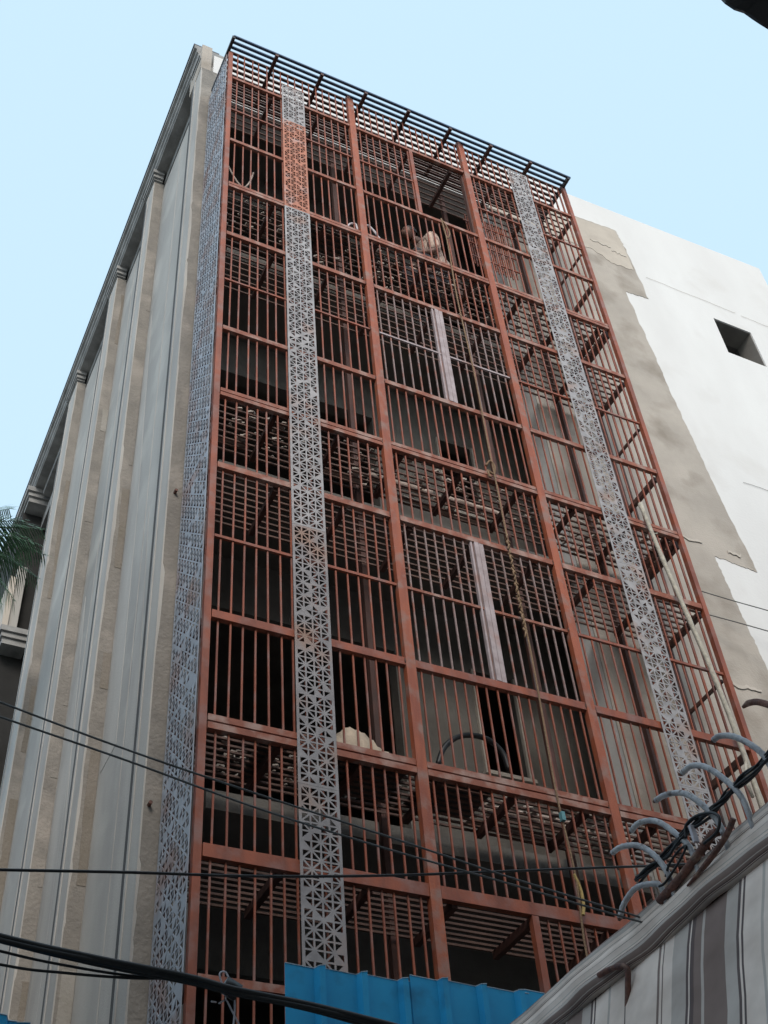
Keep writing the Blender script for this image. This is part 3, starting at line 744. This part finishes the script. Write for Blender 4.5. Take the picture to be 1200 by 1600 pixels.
# ------------------------------------------------------------ striped awning with its clutter
EX, EZ = .86, 2.60
def edge_z(y): return EZ + (-3.7 - y) * -.0 + .003 * sin(y * 7) + .006 * (y + 3.4) * -1
def awning():
    A = empty('striped_awning', (EX, -3.2, GZ), 'striped grey and brown cloth awning hanging on a pipe frame at the lower right', 'awning')
    ya, yb_ = -5.2, -1.62; n_ = 90
    def cloth(name, prof, m, uvk, wob, swap):
        """prof: list of (dx, dz) from the ridge downwards"""
        V = []; Fc = []; UV = []
        for i in range(n_ + 1):
            y = ya + (yb_ - ya) * i / n_
            for j_, (dx, dz) in enumerate(prof):
                f_ = wob * (j_ / (len(prof) - 1))
                V.append((EX + dx + f_ * (sin(y * 9 + j_ * .25) + .5 * sin(y * 23 + 1 + j_ * .4)), y + .01 * sin(j_ * 1.3 + y * 4), edge_z(y) + dz + .3 * f_ * sin(y * 13 + j_)))
        m_ = len(prof)
        for i in range(n_):
            for j_ in range(m_ - 1):
                Fc.append((i * m_ + j_, i * m_ + j_ + 1, (i + 1) * m_ + j_ + 1, (i + 1) * m_ + j_))
        me = bpy.data.meshes.new(name); me.from_pydata(V, [], Fc); me.materials.append(m)
        ul = me.uv_layers.new(name='UVMap'); ln = [0]
        for j_ in range(1, m_): ln.append(ln[-1] + math.hypot(prof[j_][0] - prof[j_ - 1][0], prof[j_][1] - prof[j_ - 1][1]))
        for p in me.polygons:
            p.use_smooth = True
            for li in p.loop_indices:
                vi = me.loops[li].vertex_index; i, j_ = divmod(vi, m_); y = ya + (yb_ - ya) * i / n_
                ul.data[li].uv = ((ln[j_] * uvk + .02 * sin(y * 5), y) if swap else (y * uvk + ln[j_] * .06, ln[j_]))
        o = bpy.data.objects.new(name, me); COL.objects.link(o); o.parent = A; o.matrix_parent_inverse = Matrix.Translation(-root_loc(A))
        s_ = o.modifiers.new('s', 'SOLIDIFY'); s_.thickness = .003
        return o
    # folded top band: lengthwise stripes, soft rolls
    prof = [(.30, -.03), (.15, .01), (.03, .012), (-.008, .0), (-.022, -.02), (-.016, -.045), (-.030, -.06), (-.042, -.085), (-.036, -.11), (-.050, -.125), (-.058, -.15), (-.05, -.175), (-.03, -.19)]
    cloth('folded_top', prof, STRIPE, 5.2, .007, True)
    prof = [(-.02 - .0 * k, -.17 - .12 * k) for k in range(22)]
    prof = [(-.022 - .047 * k, z) for k, (_, z) in enumerate(prof)]
    cloth('hanging_cloth', prof, STRIPE, 1.05, .030, False)
    cloth('roof_cloth', [(.02, .02), (.8, .2), (1.6, .35), (2.6, .5)], STRIPE, 1.2, .02, True)
    q = MB(); q.tube([(EX + .03, ya, edge_z(ya) - .03), (EX + .03, yb_, edge_z(yb_) - .03)], .02, 8); q.build('frame_pipe', RUST, A, None, True)
    for y in (-4.6, -1.8):
        MB().tube([(EX + .06, y, GZ), (EX + .06, y, edge_z(y) - .04)], .022, 8).build('frame_post', RUST, A, None, True)
    # curved pipe sticking out of the cloth
    q = MB(); P_ = [px(u, v, 0, EX - .08) for u, v in ((936, 1524), (950, 1516), (968, 1510), (980, 1513))]; P_ += [px(u, v, 0, EX - .075) for u, v in ((981, 1540), (980, 1600), (978, 1660))]
    q.tube(curve_pts(P_, 4), .0115, 8); q.build('bent_pipe', RUST, A, None, True)
    return A
awning()
def edge_at(v):   # point of the ridge that the sight line through height v meets
    u = 835 + (1557 - v) * 365 / 337
    return px(u, v, 0, EX)
hooks = [  # hooked conduit ends: pixel paths
    [(968, 1436), (975, 1412), (993, 1388), (1020, 1381), (1034, 1388)],
    [(955, 1334), (972, 1323), (1000, 1322), (1026, 1340), (1044, 1366), (1048, 1380)],
    [(985, 1300), (1000, 1285), (1028, 1284), (1060, 1306), (1080, 1328)],
    [(1023, 1252), (1040, 1242), (1070, 1240), (1100, 1260), (1125, 1290)],
    [(1064, 1210), (1080, 1197), (1104, 1199), (1135, 1220), (1160, 1248)],
    [(1113, 1158), (1125, 1150), (1150, 1152), (1185, 1172), (1203, 1196)]]
labs = ['lowest hooked grey conduit, curving over the cloth edge', 'second hooked grey conduit from the bottom of the awning edge', 'third hooked grey conduit, above the coiled black cable', 'fourth hooked grey conduit with a frayed end over the right perforated strip', 'fifth hooked grey conduit with a dark broken tip', 'uppermost hooked grey conduit with a rusty tip near the bamboo pole']
for i, (hk, lab) in enumerate(zip(hooks, labs)):
    q = MB(); P_ = [px(u, v, 0, EX - .02 - .012 * (len(hk) - k)) for k, (u, v) in enumerate(hk)]
    P_.append(P_[-1] + Vector((.02, .01, -.12)))
    cp = curve_pts(P_, 7)
    q.tube(cp, [.0108 + .0012 * (k % 2) - (.004 if k == 0 else 0) for k in range(len(cp))], 9)
    o = loose('bent_conduit', q, PIPEG, lab, 'conduit', P_[-1], 'hooked conduits along the awning edge', True)
    q = MB(); q.tube([P_[0] + (P_[0] - P_[1]) * .12, P_[0], cp[2]], [.005, .0082, .0115], 8)
    t_ = q.build('broken_tip', RUST, o, None, True)
q = MB(); P_ = [px(u, v, 0, EX - .12) for u, v in ((1161, 1105), (1172, 1098), (1190, 1098), (1225, 1112), (1260, 1135))]
q.tube(curve_pts(P_, 6), [.006 + .006 * min(1, k / 5) for k in range(25)], 8); loose('bent_conduit', q, RUST, 'dark rusty hooked pipe end at the right edge against the plaster wall', 'conduit', P_[-1], None, True)
# black cables lying along the awning edge
rc = random.Random(8)
q = MB()
for k in range(6):
    P_ = []
    for t in range(15):
        v = 1395 - t * 22; e = edge_at(v) + Vector((-.03 - .02 * rc.random(), 0, .025 + .035 * rc.random() + (.03 if t > 9 else 0)))
        P_.append(e)
    q.tube(curve_pts(P_, 4), .006 if k < 4 else .004, 6)
P_ = [px(u, v, 0, EX - .06) for u, v in ((1072, 1310), (1072, 1290), (1088, 1275), (1112, 1270), (1124, 1278), (1120, 1300), (1100, 1318))]
q.tube(curve_pts(P_, 6), .006, 7)
P_ = [px(u, v, 0, EX - .05) for u, v in ((1040, 1370), (1046, 1350), (1060, 1330), (1072, 1322), (1062, 1345), (1040, 1378), (1030, 1385))]
q.tube(curve_pts(P_, 6), .005, 6)
loose('cable_bundle', q, CABLE, 'tangled black cables running along the top edge of the striped awning', 'cables', edge_at(1300), None, True)
# rusty strap and pipe on the cloth
q = MB(); P_ = [px(u, v, 0, EX - .035) for u, v in ((1030, 1408), (1060, 1375), (1095, 1330), (1112, 1305), (1122, 1300))]
q.tube(curve_pts(P_, 5), .016, 8); loose('rusty_pipe', q, RUST, 'rusty brown pipe lying along the awning edge under the black cables', 'pipe', P_[0], None, True)
q = MB(); P_ = [px(u, v, 0, EX - .055) for u, v in ((1074, 1384), (1090, 1366), (1115, 1335), (1135, 1305), (1146, 1279)) ]
q.tube(curve_pts(P_, 5), [.004 + .008 * min(1, k / 8) for k in range(21)], 6); loose('rusty_strap', q, RUST, 'curved dark red strap lying over the striped cloth below the rusty pipe', 'strap', P_[0], None, True)
q = MB(); P_ = [px(u, v, 0, EX - .06) for u, v in ((1080, 1290), (1088, 1316))]
q.beam(P_[0], P_[1], .022, .012); loose('tape_tag', q, HOSE, 'small whitish tag tied inside the loop of black cable', 'tag', P_[0])

# ------------------------------------------------------------ overhead wires
def wire(pts, r, m, label, name='overhead_wire', group='overhead wires and cables', strands=1, seed=0):
    q = MB(); rw = random.Random(seed)
    for s_ in range(strands):
        off = Vector((0, rw.uniform(-1, 1), rw.uniform(-1, 1))) * (r * 1.5 if strands > 1 else 0)
        P_ = [Vector(p) + off * (1 + .3 * sin(i * 1.7 + s_)) for i, p in enumerate(pts)]
        q.tube(curve_pts(P_, 6), r, 6)
    return loose(name, q, m, label, 'wire', pts[len(pts) // 2], group, True)
def wp(l, y0, y1):
    n_ = len(l) - 1; return [px(u, v, 1, y0 + (y1 - y0) * i / n_) for i, (u, v) in enumerate(l)]
wire(wp([(-300, 980), (0, 1097), (200, 1172), (400, 1240), (600, 1305), (800, 1372), (990, 1430), (1150, 1478)], -2.6, -2.9), .0042, WIREG, 'upper of two thin grey wires slanting down across the left wall and the cage')
wire(wp([(-300, 1015), (0, 1120), (200, 1189), (400, 1262), (600, 1325), (800, 1382), (985, 1436), (1150, 1480)], -2.6, -2.9), .0042, WIREG, 'lower of two thin grey wires slanting down across the left wall and the cage')
wire(wp([(-300, 1352), (0, 1359), (200, 1363), (400, 1369), (600, 1368), (800, 1361), (930, 1356), (1040, 1352), (1150, 1345)], -2.6, -2.9), .0052, CABLE, 'single black wire crossing the cage almost level near its foot')
big = [(-250, 1395), (0, 1464), (150, 1498), (290, 1527), (365, 1547), (480, 1570), (560, 1590), (640, 1612), (800, 1660)]
wire(wp(big, -3.0, -3.3), .0085, CABLE, 'thick bundle of black cables sagging across the lower left corner', 'cable_bundle', 'overhead wires and cables', 5, 4)
wire(wp([(-250, 1420), (0, 1486), (100, 1508), (200, 1524), (290, 1531), (350, 1542)], -3.0, -3.1), .0040, CABLE, 'thin black wire just under the thick cable bundle at lower left')
wire(wp([(-250, 1450), (0, 1507), (100, 1520), (200, 1528), (290, 1530), (350, 1543)], -3.0, -3.1), .0040, CABLE, 'lowest thin black wire under the thick cable bundle at lower left')
wire(wp([(1090, 922), (1150, 940), (1210, 957), (1300, 985)], .55, .3), .006, WIREG, 'upper thin wire leaving the cage across the plaster wall at right')
wire(wp([(1098, 958), (1150, 972), (1210, 989), (1300, 1015)], .55, .3), .006, WIREG, 'lower thin wire leaving the cage across the plaster wall at right')
# cable tie with loose pale wires
q = MB()
for l in ([(348, 1541), (343, 1522), (352, 1519), (358, 1532), (360, 1546)], [(360, 1546), (353, 1560), (356, 1566), (368, 1590), (380, 1612)], [(365, 1548), (367, 1570), (366, 1590), (364, 1612)], [(330, 1565), (338, 1566)], [(342, 1568), (350, 1563)]):
    q.tube(curve_pts(wp(l, -3.12, -3.12), 5), .0028, 5)
loose('loose_wire', q, HOSE, 'pale loose wire ends knotted round the thick cable bundle', 'wire', px(360, 1546, 1, -3.12), None, True)
P_ = wp([(350, 1538), (372, 1552)], -3.12, -3.12); q = MB(); q.tube(P_, .026, 8); loose('cable_tie', q, CABLE, 'black tape wrap round the thick cable bundle', 'tape', P_[0], None, True)

# ------------------------------------------------------------ dark tarpaulin corner overhead, top right
q = MB()
T = [px(u, v, 1, -5.6) for u, v in ((1122, -10), (1134, 2), (1150, 13), (1166, 19), (1178, 27), (1190, 35), (1206, 45), (1260, 70), (1400, 90))]
n_ = len(T); q.v = [tuple(p) for p in T] + [tuple(p + Vector((.05, -.05, .06))) for p in T] + [tuple(p + Vector((.25, -.5, .35))) for p in T]
q.f = [(i, i + 1, n_ + i + 1, n_ + i) for i in range(n_ - 1)] + [(n_ + i, n_ + i + 1, 2 * n_ + i + 1, 2 * n_ + i) for i in range(n_ - 1)]
o = loose('tarpaulin', q, TARP, 'dark tarpaulin corner hanging overhead at the top right', 'tarpaulin', T[4]); s_ = o.modifiers.new('s', 'SOLIDIFY'); s_.thickness = .01

# ------------------------------------------------------------ palm tree left of the building
PT = empty('palm_tree', (-1.45, 5.0, GZ), 'coconut palm with drooping fronds in front of the grey side wall at the left edge', 'palm')
crown = Vector(px(-80, 842, 1, 5.0))
q = MB(); q.tube(curve_pts([(crown.x - .35, 5.1, GZ), (crown.x - .2, 5.05, 4), (crown.x - .05, 5.0, 8), tuple(crown)], 8), [.17 - .003 * i for i in range(25)], 12); q.build('trunk', TRUNK, PT, None, True)
rf = random.Random(12)
dirs = []
for k in range(11): dirs.append((k * 2.399, rf.uniform(-.25, .95)))
tips = [(16, 795), (68, 828), (72, 868), (60, 905), (24, 940), (4, 945), (62, 852), (40, 815)]
def frond(base, tip, sag, n_=20, wid=.5):
    q = MB(); base = Vector(base); tip = Vector(tip); ctrl = (base + tip) / 2 + Vector((0, 0, sag)); P_ = []
    for i in range(n_ + 1):
        t = i / n_; P_.append(base * (1 - t) ** 2 + ctrl * 2 * t * (1 - t) + tip * t * t)
    q.tube(P_, [.014 * (1 - .8 * i / n_) for i in range(n_ + 1)], 5)
    for i in range(2, int(n_ * 1.6)):
        t = i / (n_ * 1.6); k = min(n_ - 1, int(t * n_)); p = P_[k].lerp(P_[k + 1], t * n_ - k); tg = (P_[k + 1] - P_[k]).normalized()
        sd = tg.cross(Vector((0, 0, 1))).normalized(); L_ = wid * (.35 + .65 * sin(pi * min(1, t * 1.05 + .05))) * rf.uniform(.85, 1.1)
        for s_ in (-1, 1):
            dr = (sd * s_ * .75 + tg * .65 + Vector((0, 0, -.35 - .3 * rf.random()))).normalized()
            a = p; b_ = p + dr * L_ * .55; c_ = p + dr * L_ + Vector((0, 0, -.22 * L_)); w_ = tg * .0085
            bi = len(q.v); q.v += [tuple(a - w_), tuple(a + w_), tuple(b_ + w_), tuple(b_ - w_), tuple(c_)]
            q.f += [(bi, bi + 1, bi + 2, bi + 3), (bi + 3, bi + 2, bi + 4)]
    return q
for u, v in tips:
    t_ = px(u, v, 1, 5.0 + rf.uniform(-.3, .3)); frond(crown, t_, .22).build('frond', LEAF, PT)
for a, e in dirs:
    L_ = rf.uniform(.9, 1.2); t_ = crown + Vector((cos(a) * L_, sin(a) * L_, e * .5 - .3))
    if t_.x > crown.x + .35: t_.x = crown.x + .2
    frond(crown, t_, .3).build('frond', LEAF, PT)

# ------------------------------------------------------------ unseen buildings added to darken the lower walls, then the stall
O_ = empty('added_opposite_building', (2, -12, GZ), 'plain unseen building behind the viewer, added to shade the lower walls', 'building')
MB().box(-16, 22, -15, -9.4, GZ, 12.0).build('wall', PLAST, O_)
for x in range(-14, 21, 4):
    for z in (1, 4.4):
        w = MB().box(x, x + 1.3, -9.4, -9.34, z, z + 1.4).build('window', DARKIN, O_)
O2 = empty('added_side_building', (-9, 8, GZ), 'plain unseen building on the left, added to shade the side wall', 'building')  # out of view, added to shade the lower side wall
MB().box(-14, -6.0, -2, 18, GZ, 9.5).build('wall', PLAST, O2)
O3 = empty('stall_building', (4, -5, GZ), 'low shop building behind the striped awning', 'building')
MB().box(3.4, 12, -8.2, -1.7, GZ, 3.4).build('wall', PLAST, O3)
